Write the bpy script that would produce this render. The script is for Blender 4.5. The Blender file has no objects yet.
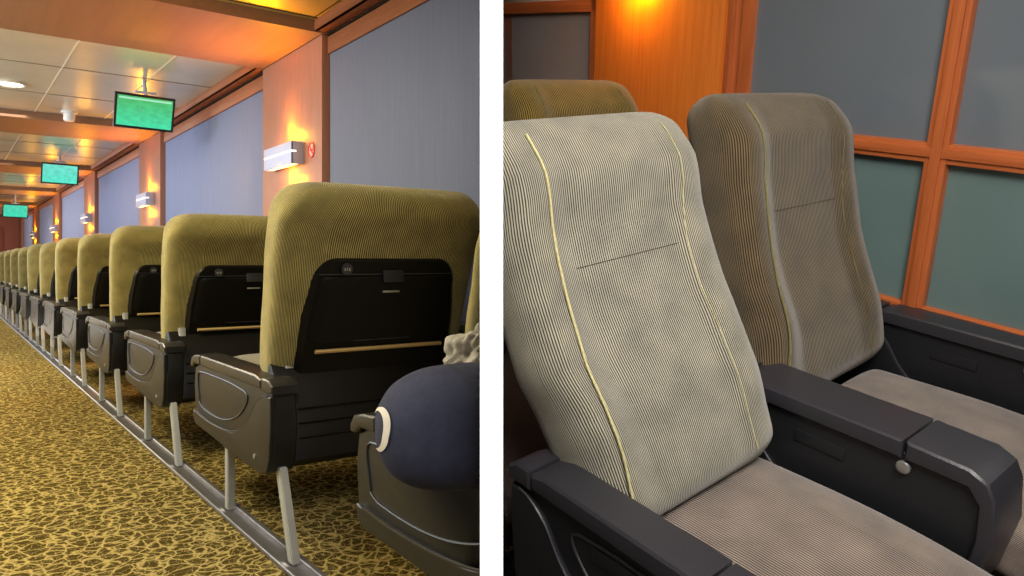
import bpy, bmesh, math, random
from mathutils import Vector, Matrix
random.seed(7)
C = bpy.context.scene
col = C.collection
H = 0.8                       # eye height above the left lounge floor
F = 750.0; CX = 491.5; CY = 264.0
PI = math.pi

# ---------------------------------------------------------------- section frames (rigid)
a = math.atan((CX + 60) / F)
ML = Matrix(((math.cos(a), -math.sin(a), 0, 0), (math.sin(a), math.cos(a), 0, 0), (0, 0, 1, H), (0, 0, 0, 1)))
_r = [Vector((0.78995, 0.58078, 0.19667)), Vector((-0.613, 0.75563, 0.23077))]
_r[0].normalize(); _r[1] = (_r[1] - _r[0] * _r[1].dot(_r[0])).normalized(); _r.append(_r[0].cross(_r[1]))
MR = Matrix(((_r[0][0], _r[1][0], _r[2][0], 0), (_r[0][1], _r[1][1], _r[2][1], 0), (_r[0][2], _r[1][2], _r[2][2], H), (0, 0, 0, 1)))
SEC = {}                      # root object -> 'L' or 'R'
PT = 0.013                    # half thickness of the white partition

# ---------------------------------------------------------------- materials
def new_mat(name):
    m = bpy.data.materials.new(name); m.use_nodes = True
    nt = m.node_tree; b = nt.nodes['Principled BSDF']
    return m, nt, b
def N(nt, t, **kw):
    n = nt.nodes.new(t)
    for k, v in kw.items(): setattr(n, k, v)
    return n
def ramp(nt, stops, interp='LINEAR'):
    r = N(nt, 'ShaderNodeValToRGB'); r.color_ramp.interpolation = interp
    e = r.color_ramp.elements
    while len(e) < len(stops): e.new(0.5)
    for i, (p, c) in enumerate(stops): e[i].position = p; e[i].color = (*c, 1)
    return r
def lin(r, g, b):
    f = lambda c: (c / 255 / 12.92) if c / 255 <= 0.04045 else ((c / 255 + 0.055) / 1.055) ** 2.4
    return (f(r), f(g), f(b))
def bump(nt, b, src, strength, dist=0.002):
    bm_ = N(nt, 'ShaderNodeBump'); bm_.inputs['Strength'].default_value = strength; bm_.inputs['Distance'].default_value = dist
    nt.links.new(src, bm_.inputs['Height']); nt.links.new(bm_.outputs[0], b.inputs['Normal'])
def simple(name, c, rough=0.5, metal=0.0, noise=0.0, nscale=40, bmp=0.0, spec=0.5, emis=None, es=0):
    m, nt, b = new_mat(name)
    b.inputs['Roughness'].default_value = rough; b.inputs['Metallic'].default_value = metal
    b.inputs['Specular IOR Level'].default_value = spec
    tc = N(nt, 'ShaderNodeTexCoord'); n = N(nt, 'ShaderNodeTexNoise'); n.inputs['Scale'].default_value = nscale; n.inputs['Detail'].default_value = 4
    nt.links.new(tc.outputs['Object'], n.inputs['Vector'])
    lo = tuple(x * (1 - noise) for x in c); hi = tuple(min(1, x * (1 + noise)) for x in c)
    r = ramp(nt, [(0.3, lo), (0.7, hi)]); nt.links.new(n.outputs['Fac'], r.inputs['Fac']); nt.links.new(r.outputs['Color'], b.inputs['Base Color'])
    if bmp: bump(nt, b, n.outputs['Fac'], bmp)
    if emis: b.inputs['Emission Color'].default_value = (*emis, 1); b.inputs['Emission Strength'].default_value = es
    return m
def fabric(name, light, dark, period, duty=0.5):
    """ribbed cloth: thin ribs that follow the UV (metres across, metres along)"""
    m, nt, b = new_mat(name)
    b.inputs['Roughness'].default_value = 0.95; b.inputs['Specular IOR Level'].default_value = 0.15
    b.inputs['Sheen Weight'].default_value = 0.25; b.inputs['Sheen Roughness'].default_value = 0.5
    uv = N(nt, 'ShaderNodeTexCoord'); sp = N(nt, 'ShaderNodeSeparateXYZ'); nt.links.new(uv.outputs['UV'], sp.inputs[0])
    ns = N(nt, 'ShaderNodeTexNoise'); ns.inputs['Scale'].default_value = 9; nt.links.new(uv.outputs['UV'], ns.inputs['Vector'])
    ad = N(nt, 'ShaderNodeMath', operation='MULTIPLY_ADD'); ad.inputs[1].default_value = 0.006
    nt.links.new(ns.outputs['Fac'], ad.inputs[0]); nt.links.new(sp.outputs['X'], ad.inputs[2])
    mu = N(nt, 'ShaderNodeMath', operation='MULTIPLY'); mu.inputs[1].default_value = 2 * PI / period; nt.links.new(ad.outputs[0], mu.inputs[0])
    sn = N(nt, 'ShaderNodeMath', operation='SINE'); nt.links.new(mu.outputs[0], sn.inputs[0])
    hf = N(nt, 'ShaderNodeMath', operation='MULTIPLY_ADD'); hf.inputs[1].default_value = 0.5; hf.inputs[2].default_value = 0.5; nt.links.new(sn.outputs[0], hf.inputs[0])
    r = ramp(nt, [(duty - 0.22, dark), (duty + 0.12, light)]); nt.links.new(hf.outputs[0], r.inputs['Fac'])
    n2 = N(nt, 'ShaderNodeTexNoise'); n2.inputs['Scale'].default_value = 14; n2.inputs['Detail'].default_value = 5; nt.links.new(uv.outputs['UV'], n2.inputs['Vector'])
    r2 = ramp(nt, [(0.3, (0.72, 0.72, 0.72)), (0.75, (1.12, 1.1, 1.05))]); nt.links.new(n2.outputs['Fac'], r2.inputs['Fac'])
    mx = N(nt, 'ShaderNodeMixRGB', blend_type='MULTIPLY'); mx.inputs[0].default_value = 1
    nt.links.new(r.outputs[0], mx.inputs[1]); nt.links.new(r2.outputs[0], mx.inputs[2]); nt.links.new(mx.outputs[0], b.inputs['Base Color'])
    bump(nt, b, hf.outputs[0], 0.5, 0.0015)
    return m
def wood(name, c1, c2, rough=0.4, vert=True, scale=1.0, bmp=0.05):
    m, nt, b = new_mat(name)
    tc = N(nt, 'ShaderNodeTexCoord'); mp = N(nt, 'ShaderNodeMapping')
    mp.inputs['Scale'].default_value = (30 * scale, 30 * scale, 1.2 * scale) if vert else (30 * scale, 1.2 * scale, 30 * scale)
    nt.links.new(tc.outputs['Object'], mp.inputs[0])
    n = N(nt, 'ShaderNodeTexNoise'); n.inputs['Scale'].default_value = 2.2; n.inputs['Detail'].default_value = 6; n.inputs['Roughness'].default_value = 0.65
    nt.links.new(mp.outputs[0], n.inputs['Vector'])
    r = ramp(nt, [(0.3, c1), (0.7, c2)]); nt.links.new(n.outputs['Fac'], r.inputs[0]); nt.links.new(r.outputs[0], b.inputs['Base Color'])
    b.inputs['Roughness'].default_value = rough
    bump(nt, b, n.outputs['Fac'], bmp)
    return m
def carpet(name, dark, gold, scale=26, bright=1.0):
    m, nt, b = new_mat(name)
    tc = N(nt, 'ShaderNodeTexCoord')
    n = N(nt, 'ShaderNodeTexNoise'); n.inputs['Scale'].default_value = 14; n.inputs['Detail'].default_value = 4; nt.links.new(tc.outputs['Object'], n.inputs['Vector'])
    s1 = N(nt, 'ShaderNodeVectorMath', operation='SCALE'); s1.inputs['Scale'].default_value = 0.07; nt.links.new(n.outputs['Color'], s1.inputs[0])
    ad = N(nt, 'ShaderNodeVectorMath', operation='ADD'); nt.links.new(tc.outputs['Object'], ad.inputs[0]); nt.links.new(s1.outputs[0], ad.inputs[1])
    v = N(nt, 'ShaderNodeTexVoronoi', feature='DISTANCE_TO_EDGE'); v.inputs['Scale'].default_value = scale; nt.links.new(ad.outputs[0], v.inputs['Vector'])
    v2 = N(nt, 'ShaderNodeTexVoronoi', feature='DISTANCE_TO_EDGE'); v2.inputs['Scale'].default_value = scale * 1.9; nt.links.new(ad.outputs[0], v2.inputs['Vector'])
    ml = N(nt, 'ShaderNodeMath', operation='MULTIPLY_ADD'); ml.inputs[1].default_value = 1.7; ml.inputs[2].default_value = 0.03; nt.links.new(v2.outputs['Distance'], ml.inputs[0])
    mn = N(nt, 'ShaderNodeMath', operation='MINIMUM'); nt.links.new(v.outputs['Distance'], mn.inputs[0]); nt.links.new(ml.outputs[0], mn.inputs[1])
    r = ramp(nt, [(0.025, gold), (0.105, dark)]); nt.links.new(mn.outputs[0], r.inputs[0])
    n3 = N(nt, 'ShaderNodeTexNoise'); n3.inputs['Scale'].default_value = 160; n3.inputs['Detail'].default_value = 3; nt.links.new(tc.outputs['Object'], n3.inputs['Vector'])
    r3 = ramp(nt, [(0.3, (0.6, 0.6, 0.6)), (0.7, (1.3, 1.3, 1.3))]); nt.links.new(n3.outputs['Fac'], r3.inputs[0])
    mx = N(nt, 'ShaderNodeMixRGB', blend_type='MULTIPLY'); mx.inputs[0].default_value = 0.8
    nt.links.new(r.outputs[0], mx.inputs[1]); nt.links.new(r3.outputs[0], mx.inputs[2]); nt.links.new(mx.outputs[0], b.inputs['Base Color'])
    b.inputs['Roughness'].default_value = 1; b.inputs['Specular IOR Level'].default_value = 0.05
    bump(nt, b, n3.outputs['Fac'], 0.6, 0.004)
    return m
def weave(name, c, amt=0.12, scale=300):
    m, nt, b = new_mat(name)
    tc = N(nt, 'ShaderNodeTexCoord'); mp = N(nt, 'ShaderNodeMapping'); mp.inputs['Scale'].default_value = (1, 1, 0.06); nt.links.new(tc.outputs['Object'], mp.inputs[0])
    n = N(nt, 'ShaderNodeTexNoise'); n.inputs['Scale'].default_value = scale / 8; n.inputs['Detail'].default_value = 6; nt.links.new(mp.outputs[0], n.inputs['Vector'])
    n2 = N(nt, 'ShaderNodeTexNoise'); n2.inputs['Scale'].default_value = 120; nt.links.new(tc.outputs['Object'], n2.inputs['Vector'])
    ad = N(nt, 'ShaderNodeMath', operation='MULTIPLY_ADD'); ad.inputs[1].default_value = 0.5; nt.links.new(n2.outputs['Fac'], ad.inputs[0])
    h = N(nt, 'ShaderNodeMath', operation='MULTIPLY'); h.inputs[1].default_value = 0.5; nt.links.new(n.outputs['Fac'], h.inputs[0]); nt.links.new(h.outputs[0], ad.inputs[2])
    r = ramp(nt, [(0.35, tuple(x * (1 - amt) for x in c)), (0.65, tuple(x * (1 + amt) for x in c))]); nt.links.new(ad.outputs[0], r.inputs[0])
    nt.links.new(r.outputs[0], b.inputs['Base Color']); b.inputs['Roughness'].default_value = 0.9; b.inputs['Specular IOR Level'].default_value = 0.2
    return m

M = {}
M['cover'] = fabric('ribbed_olive_cover', lin(180, 166, 100), lin(38, 33, 18), 0.0066, 0.49)
M['cover_far'] = M['cover']
M['cover_day'] = fabric('ribbed_beige_cover', lin(172, 167, 150), lin(52, 48, 42), 0.0052, 0.47)
M['cover_shade'] = fabric('ribbed_shaded_cover', lin(112, 96, 70), lin(28, 22, 15), 0.0054, 0.47)  # darker copy of the beige cover, shade put into its colour
M['cover_lamplit'] = fabric('ribbed_lamplit_cover', lin(150, 126, 62), lin(38, 28, 16), 0.0065, 0.47)  # copy of the cover with the sconce's warm light in its colour
M['seat_cloth'] = fabric('ribbed_taupe_seat', lin(150, 136, 126), lin(54, 46, 43), 0.0052, 0.45)
M['seat_cloth_olive'] = fabric('ribbed_olive_seat', lin(120, 110, 70), lin(30, 28, 20), 0.0085, 0.45)
M['piping'] = simple('cream_piping', lin(190, 180, 132), 0.8, noise=0.15, nscale=200)
M['piping_gold'] = simple('dull_gold_piping', lin(112, 102, 62), 0.85, noise=0.15, nscale=200)
M['seam'] = simple('dark_seam', lin(84, 78, 64), 0.9)
M['plastic'] = simple('black_moulded_plastic', lin(27, 28, 31), 0.38, noise=0.12, nscale=220, bmp=0.12, spec=0.4)
M['plastic_dark'] = simple('black_shell_plastic', lin(13, 12, 9), 0.40, noise=0.15, nscale=120, bmp=0.05, spec=0.22)
M['plastic_cap'] = simple('charcoal_cap_plastic', lin(44, 43, 48), 0.36, noise=0.12, nscale=260, bmp=0.15, spec=0.45)
M['plastic_left'] = simple('black_arm_plastic', lin(20, 21, 22), 0.36, noise=0.15, nscale=220, bmp=0.08, spec=0.4)
M['cap_left'] = simple('black_arm_cap_plastic', lin(32, 32, 33), 0.32, noise=0.12, nscale=260, bmp=0.08, spec=0.45)
M['steel'] = simple('brushed_steel', lin(176, 176, 174), 0.32, 0.85, noise=0.06)
M['leg'] = simple('pale_grey_leg_metal', lin(168, 170, 168), 0.4, 0.55, noise=0.05)
M['bronze'] = simple('bronze_bar', lin(214, 184, 124), 0.42, 0.6)
M['aluminium'] = simple('floor_rail_aluminium', lin(176, 174, 178), 0.38, 0.7, noise=0.06)
M['column_wood'] = wood('salmon_veneer', lin(146, 96, 74), lin(164, 112, 88), 0.5)
M['strip_wood'] = wood('salmon_strip', lin(176, 112, 82), lin(194, 130, 98), 0.4, vert=False)
M['beam_wood'] = wood('brown_beam_veneer', lin(128, 92, 68), lin(142, 104, 78), 0.38, vert=False, scale=0.3, bmp=0.02)
M['cherry'] = wood('cherry_frame_wood', lin(160, 80, 40), lin(196, 108, 58), 0.38, vert=True)
M['cherry_h'] = wood('cherry_rail_wood', lin(160, 80, 40), lin(196, 108, 58), 0.38, vert=False)
M['pillar'] = wood('orange_pillar_veneer', lin(206, 106, 34), lin(224, 126, 46), 0.45, vert=True, scale=1.6)
M['door_wood'] = wood('red_brown_door', lin(146, 78, 62), lin(166, 92, 74), 0.5)
M['wallcloth'] = weave('blue_grey_wall_cloth', lin(160, 172, 212), 0.06)
M['gap'] = simple('dark_shadow_gap', lin(38, 22, 18), 0.8)
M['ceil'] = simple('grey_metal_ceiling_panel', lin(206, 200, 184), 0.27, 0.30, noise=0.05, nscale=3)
M['ceil_lit'] = simple('yellow_lit_ceiling_panel', lin(206, 178, 104), 0.4, 0.1, noise=0.05, nscale=3)  # yellow light on the near bay put into the panel colour
M['ceil_joint'] = simple('ceiling_joint', lin(110, 100, 84), 0.6)
M['ceil_joint_light'] = simple('ceiling_light_joint', lin(214, 208, 190), 0.5)
M['carpet'] = carpet('gold_crackle_carpet', lin(104, 86, 42), lin(236, 212, 134), 23)
M['carpet_red'] = carpet('brown_crackle_carpet', lin(44, 24, 16), lin(206, 160, 110), 26)
M['white'] = simple('white_partition_glow', (0.9, 0.9, 0.9), 0.7, emis=(1, 1, 1), es=0.95)  # emission added so the end face shows white; it is no lamp
M['partition'] = simple('grey_partition_side', lin(120, 112, 100), 0.8)
M['white_plastic'] = simple('white_plastic', lin(225, 225, 222), 0.4)
M['sconce'] = simple('pale_silver_sconce', lin(176, 182, 210), 0.5, 0.1)
M['slot'] = simple('sconce_slot_glow', (1, 1, 1), 0.5, emis=(1.0, 0.93, 0.8), es=1.3)
M['glow'] = simple('sconce_opening_glow', (1, 0.9, 0.6), 0.5, emis=(1.0, 0.75, 0.3), es=5)
M['lamp'] = simple('downlight_glow', (1, 1, 1), 0.5, emis=(1.0, 0.97, 0.85), es=6)
M['tv_frame'] = simple('black_tv_bezel', lin(22, 24, 30), 0.3)
M['red'] = simple('red_sign_print', lin(206, 60, 56), 0.6)
M['sign_white'] = simple('sign_backing', lin(222, 164, 140), 0.6)
M['navy'] = weave('navy_cloth', lin(40, 43, 60), 0.15)
M['navy_dark'] = simple('navy_binding', lin(18, 20, 34), 0.8)
M['stripe'] = simple('off_white_stripe', lin(176, 170, 160), 0.7, noise=0.1)
M['jacket'] = simple('crumpled_grey_white_cloth', lin(138, 134, 126), 0.85, noise=0.35, nscale=26)
M['glass_hi'] = simple('dark_upper_glass', lin(104, 112, 120), 0.07, noise=0.07, nscale=2.2, spec=1.0)
M['glass_lo'] = simple('teal_lower_glass', lin(98, 118, 117), 0.2, noise=0.10, nscale=2.6, spec=0.5)
M['glass_far'] = simple('dark_side_glass', lin(132, 124, 124), 0.15, noise=0.06, nscale=3, spec=0.5)
def screen_mat(name, top, bot, s):
    m, nt, b = new_mat(name)
    uv = N(nt, 'ShaderNodeTexCoord'); sp = N(nt, 'ShaderNodeSeparateXYZ'); nt.links.new(uv.outputs['UV'], sp.inputs[0])
    r = ramp(nt, [(0.0, bot), (0.9, top)]); nt.links.new(sp.outputs['Y'], r.inputs[0])
    n = N(nt, 'ShaderNodeTexNoise'); n.inputs['Scale'].default_value = 6; nt.links.new(uv.outputs['UV'], n.inputs['Vector'])
    r2 = ramp(nt, [(0.35, (0.85, 0.85, 0.85)), (0.7, (1.1, 1.1, 1.1))]); nt.links.new(n.outputs['Fac'], r2.inputs[0])
    mx = N(nt, 'ShaderNodeMixRGB', blend_type='MULTIPLY'); mx.inputs[0].default_value = 1; nt.links.new(r.outputs[0], mx.inputs[1]); nt.links.new(r2.outputs[0], mx.inputs[2])
    nt.links.new(mx.outputs[0], b.inputs['Emission Color']); b.inputs['Emission Strength'].default_value = s
    b.inputs['Base Color'].default_value = (0.01, 0.01, 0.01, 1); b.inputs['Roughness'].default_value = 0.6
    return m
M['screen_a'] = screen_mat('screen_green_field', lin(70, 190, 110), lin(60, 226, 170), 1.0)
M['screen_b'] = screen_mat('screen_cyan_green', lin(110, 226, 206), lin(84, 236, 206), 1.0)
M['screen_c'] = screen_mat('screen_teal_green', lin(60, 214, 178), lin(40, 222, 184), 1.0)
M['screen_line'] = simple('screen_white_marking', (0, 0, 0), 0.6, emis=lin(176, 244, 206), es=0.9)

# ---------------------------------------------------------------- mesh helpers
def link(name, bm, mat, parent=None, sharp=40):
    bmesh.ops.recalc_face_normals(bm, faces=bm.faces)
    me = bpy.data.meshes.new(name); bm.to_mesh(me); bm.free()
    for p in me.polygons: p.use_smooth = True
    me.set_sharp_from_angle(angle=math.radians(sharp))
    me.materials.append(mat)
    o = bpy.data.objects.new(name, me); col.objects.link(o)
    if parent is not None: o.parent = parent
    return o
def box(bm, x0, x1, y0, y1, z0, z1, bev=0.0, seg=2):
    r = bmesh.ops.create_cube(bm, size=1)
    vs = r['verts']
    for v in vs:
        v.co = Vector((x0 + (v.co.x + .5) * (x1 - x0), y0 + (v.co.y + .5) * (y1 - y0), z0 + (v.co.z + .5) * (z1 - z0)))
    if bev:
        es = list({e for v in vs for e in v.link_edges})
        bmesh.ops.bevel(bm, geom=es, offset=bev, segments=seg, affect='EDGES', profile=0.6, clamp_overlap=True)
def prism(bm, pts, x0, x1, bev=0.0, seg=2):
    """polygon in the (y, z) plane extruded along x"""
    vs = [bm.verts.new((x0, p[0], p[1])) for p in pts]
    f = bm.faces.new(vs)
    r = bmesh.ops.extrude_face_region(bm, geom=[f])
    nv = [g for g in r['geom'] if isinstance(g, bmesh.types.BMVert)]
    for v in nv: v.co.x = x1
    if bev:
        allv = set(vs) | set(nv)
        caps = [f2 for f2 in bm.faces if set(f2.verts) <= set(vs) or set(f2.verts) <= set(nv)]
        es = list({e for f2 in caps for e in f2.edges})
        bmesh.ops.bevel(bm, geom=es, offset=bev, segments=seg, affect='EDGES', profile=0.6, clamp_overlap=True)
def tube(bm, pts, r, n=8, closed=False):
    pts = [Vector(p) for p in pts]; rings = []; L = len(pts)
    for i, p in enumerate(pts):
        if closed: t = (pts[(i + 1) % L] - pts[i - 1])
        else: t = pts[min(i + 1, L - 1)] - pts[max(i - 1, 0)]
        t.normalize()
        up = Vector((1, 0, 0)) if abs(t.x) < 0.9 else Vector((0, 0, 1))
        s = t.cross(up).normalized(); q = t.cross(s)
        rings.append([bm.verts.new(p + s * (r * math.cos(2 * PI * k / n)) + q * (r * math.sin(2 * PI * k / n))) for k in range(n)])
    for i in range(L if closed else L - 1):
        A, B = rings[i], rings[(i + 1) % L]
        for k in range(n): bm.faces.new((A[k], A[(k + 1) % n], B[(k + 1) % n], B[k]))
    if not closed:
        bm.faces.new(rings[0]); bm.faces.new(rings[-1])
def disc(bm, c, r, h, axis='x', n=24, dome=0.0):
    """short cylinder standing on axis"""
    c = Vector(c)
    def P(rad, k, t):
        u, v = rad * math.cos(2 * PI * k / n), rad * math.sin(2 * PI * k / n)
        return c + (Vector((t, u, v)) if axis == 'x' else Vector((u, t, v)) if axis == 'y' else Vector((u, v, t)))
    r0 = [bm.verts.new(P(r, k, 0)) for k in range(n)]; r1 = [bm.verts.new(P(r, k, h)) for k in range(n)]
    r2 = [bm.verts.new(P(r * 0.75, k, h * (1 + dome))) for k in range(n)]
    for A, B in ((r0, r1), (r1, r2)):
        for k in range(n): bm.faces.new((A[k], A[(k + 1) % n], B[(k + 1) % n], B[k]))
    bm.faces.new(r0); bm.faces.new(r2)
def interp(tab, t):
    if t <= tab[0][0]: return tab[0][1]
    for (a0, v0), (a1, v1) in zip(tab, tab[1:]):
        if t <= a1:
            k = (t - a0) / (a1 - a0); k = k * k * (3 - 2 * k) * 0.5 + k * 0.5
            return v0 + (v1 - v0) * k
    return tab[-1][1]
class Spine:
    """smooth curve in the (y, z) plane, t in 0..1"""
    def __init__(s, pts):
        P = [Vector((p[0], p[1])) for p in pts]; Q = [P[0] * 2 - P[1]] + P + [P[-1] * 2 - P[-2]]
        s.c = []
        for i in range(1, len(Q) - 2):
            p0, p1, p2, p3 = Q[i - 1:i + 3]
            for k in range(16):
                t = k / 16
                s.c.append(0.5 * ((2 * p1) + (p2 - p0) * t + (2 * p0 - 5 * p1 + 4 * p2 - p3) * t * t + (3 * p1 - p0 - 3 * p2 + p3) * t ** 3))
        s.c.append(P[-1]); s.l = [0]
        for i in range(1, len(s.c)): s.l.append(s.l[-1] + (s.c[i] - s.c[i - 1]).length)
        s.len = s.l[-1]
    def at(s, d):
        """point and normal at distance d"""
        d0 = max(0, min(s.len, d))
        i = 0
        while i < len(s.l) - 2 and s.l[i + 1] < d0: i += 1
        k = (d0 - s.l[i]) / max(1e-9, s.l[i + 1] - s.l[i])
        p = s.c[i].lerp(s.c[i + 1], k); tg = (s.c[i + 1] - s.c[i]).normalized()
        if d != d0: p = p + tg * (d - d0)
        return p, Vector((tg.y, -tg.x)), tg     # normal: to the front of an upright spine
def slab(spine, d0, d1, hw, th, noff=0.0, rc=0.06, rt=0.03, ex=0.35, nx=84, front=None, rows=34, xc=0.0, shear=None):
    """upholstered slab following a spine; hw(t) half width, th(t) thickness; rounded corners rc, rounded rim rt"""
    bm = bmesh.new(); uvl = bm.loops.layers.uv.new('UVMap')
    L = d1 - d0; rings = []; info = []
    # unit section resampled by arc length at a reference size, starting at the rear middle
    W0, T0 = hw(0.5), th(0.5) / 2; raw = []
    for k in range(1441):
        an = -PI / 2 + 2 * PI * k / 1440; c, s_ = math.cos(an), math.sin(an)
        raw.append((math.copysign(abs(c) ** ex, c) if abs(c) > 1e-9 else 0.0, math.copysign(abs(s_) ** ex, s_) if abs(s_) > 1e-9 else 0.0))
    cum = [0.0]
    for p, q in zip(raw, raw[1:]): cum.append(cum[-1] + math.hypot((q[0] - p[0]) * W0, (q[1] - p[1]) * T0))
    sec = []; j = 0
    for m in range(nx):
        tgt = cum[-1] * m / nx
        while cum[j + 1] < tgt: j += 1
        k = (tgt - cum[j]) / max(1e-12, cum[j + 1] - cum[j])
        sec.append((raw[j][0] + (raw[j + 1][0] - raw[j][0]) * k, raw[j][1] + (raw[j + 1][1] - raw[j][1]) * k, tgt))
    # cloth ribs keep their spacing round the sides
    ua = [0.0]
    for m in range(nx):
        x0_ = abs(sec[m][0]); ua.append(ua[-1] + cum[-1] / nx * (1.7 if x0_ > 0.88 else 1.35 if x0_ > 0.6 else 1.0))
    sec = [(q[0], q[1], ua[m]) for m, q in enumerate(sec)]
    tot = ua[-1]
    ds = [rc * (1 - math.cos(PI / 2 * i / 9)) for i in range(9)] + [rc + (L - 2 * rc) * i / (rows - 1) for i in range(rows)] + [L - rc * (1 - math.cos(PI / 2 * i / 9)) for i in range(8, -1, -1)]
    for d in ds:
        t = d / L; W = hw(t); T = th(t) / 2; e = min(d, L - d)
        if e < rc: W = W - rc + math.sqrt(max(0, rc * rc - (rc - e) ** 2))
        if e < rt: T = T * (0.12 + 0.88 * math.sqrt(max(0, 1 - ((rt - e) / rt) ** 2)))
        p, nrm, tg = spine.at(d0 + d); ring = []
        for (x, y, sl) in sec:
            n_ = T * y + noff
            if front and y > 0: n_ += front(x, t) * min(1, e / 0.03) * min(1, y * 1.2)
            px = xc * (min(1, t / 0.4) if shear is not None else 1) + W * x
            ring.append(bm.verts.new((px, p.x + nrm.x * n_, p.y + nrm.y * n_ + (shear * px * t if shear else 0))))
        rings.append(ring); info.append(d0 + d)
    for i in range(len(rings) - 1):
        for k in range(nx):
            k2 = (k + 1) % nx
            f = bm.faces.new((rings[i][k], rings[i][k2], rings[i + 1][k2], rings[i + 1][k]))
            u0 = sec[k][2]; u1 = sec[k2][2] if k2 else tot
            for lp, u in zip(f.loops, ((u0, info[i]), (u1, info[i]), (u1, info[i + 1]), (u0, info[i + 1]))): lp[uvl].uv = u
    for rr, dd in ((rings[0], info[0]), (rings[-1], info[-1])):
        f = bm.faces.new(rr)
        for lp in f.loops: lp[uvl].uv = (lp.vert.co.x, dd)
    return bm

# ---------------------------------------------------------------- object helpers
def root(name, label, cat, mat4, sec, group=None, kind=None):
    o = bpy.data.objects.new(name, None); col.objects.link(o); o.matrix_world = mat4; o.empty_display_size = 0.1
    o['label'] = label; o['category'] = cat
    if group: o['group'] = group
    if kind: o['kind'] = kind
    SEC[o] = sec; return o
def tagm(o, label, cat, sec, mat4=None, group=None):
    o['label'] = label; o['category'] = cat
    if group: o['group'] = group
    if mat4 is not None: o.matrix_world = mat4
    SEC[o] = sec; return o
def struct(name, bm, mat, sec, sharp=40):
    o = link(name, bm, mat, None, sharp); o['kind'] = 'structure'; o.matrix_world = ML if sec == 'L' else MR
    SEC[o] = sec; return o
def kids(o): return [c for c in bpy.data.objects if c.parent == o]
def dup(o, mat4, label, sec):
    r = o.copy(); col.objects.link(r); r.matrix_world = mat4; r['label'] = label; SEC[r] = sec
    for ch in kids(o):
        c = ch.copy(); col.objects.link(c); c.parent = r
        for g in kids(ch):
            d = g.copy(); col.objects.link(d); d.parent = c
    return r
T3 = lambda x, y, z: Matrix.Translation((x, y, z))

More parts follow.
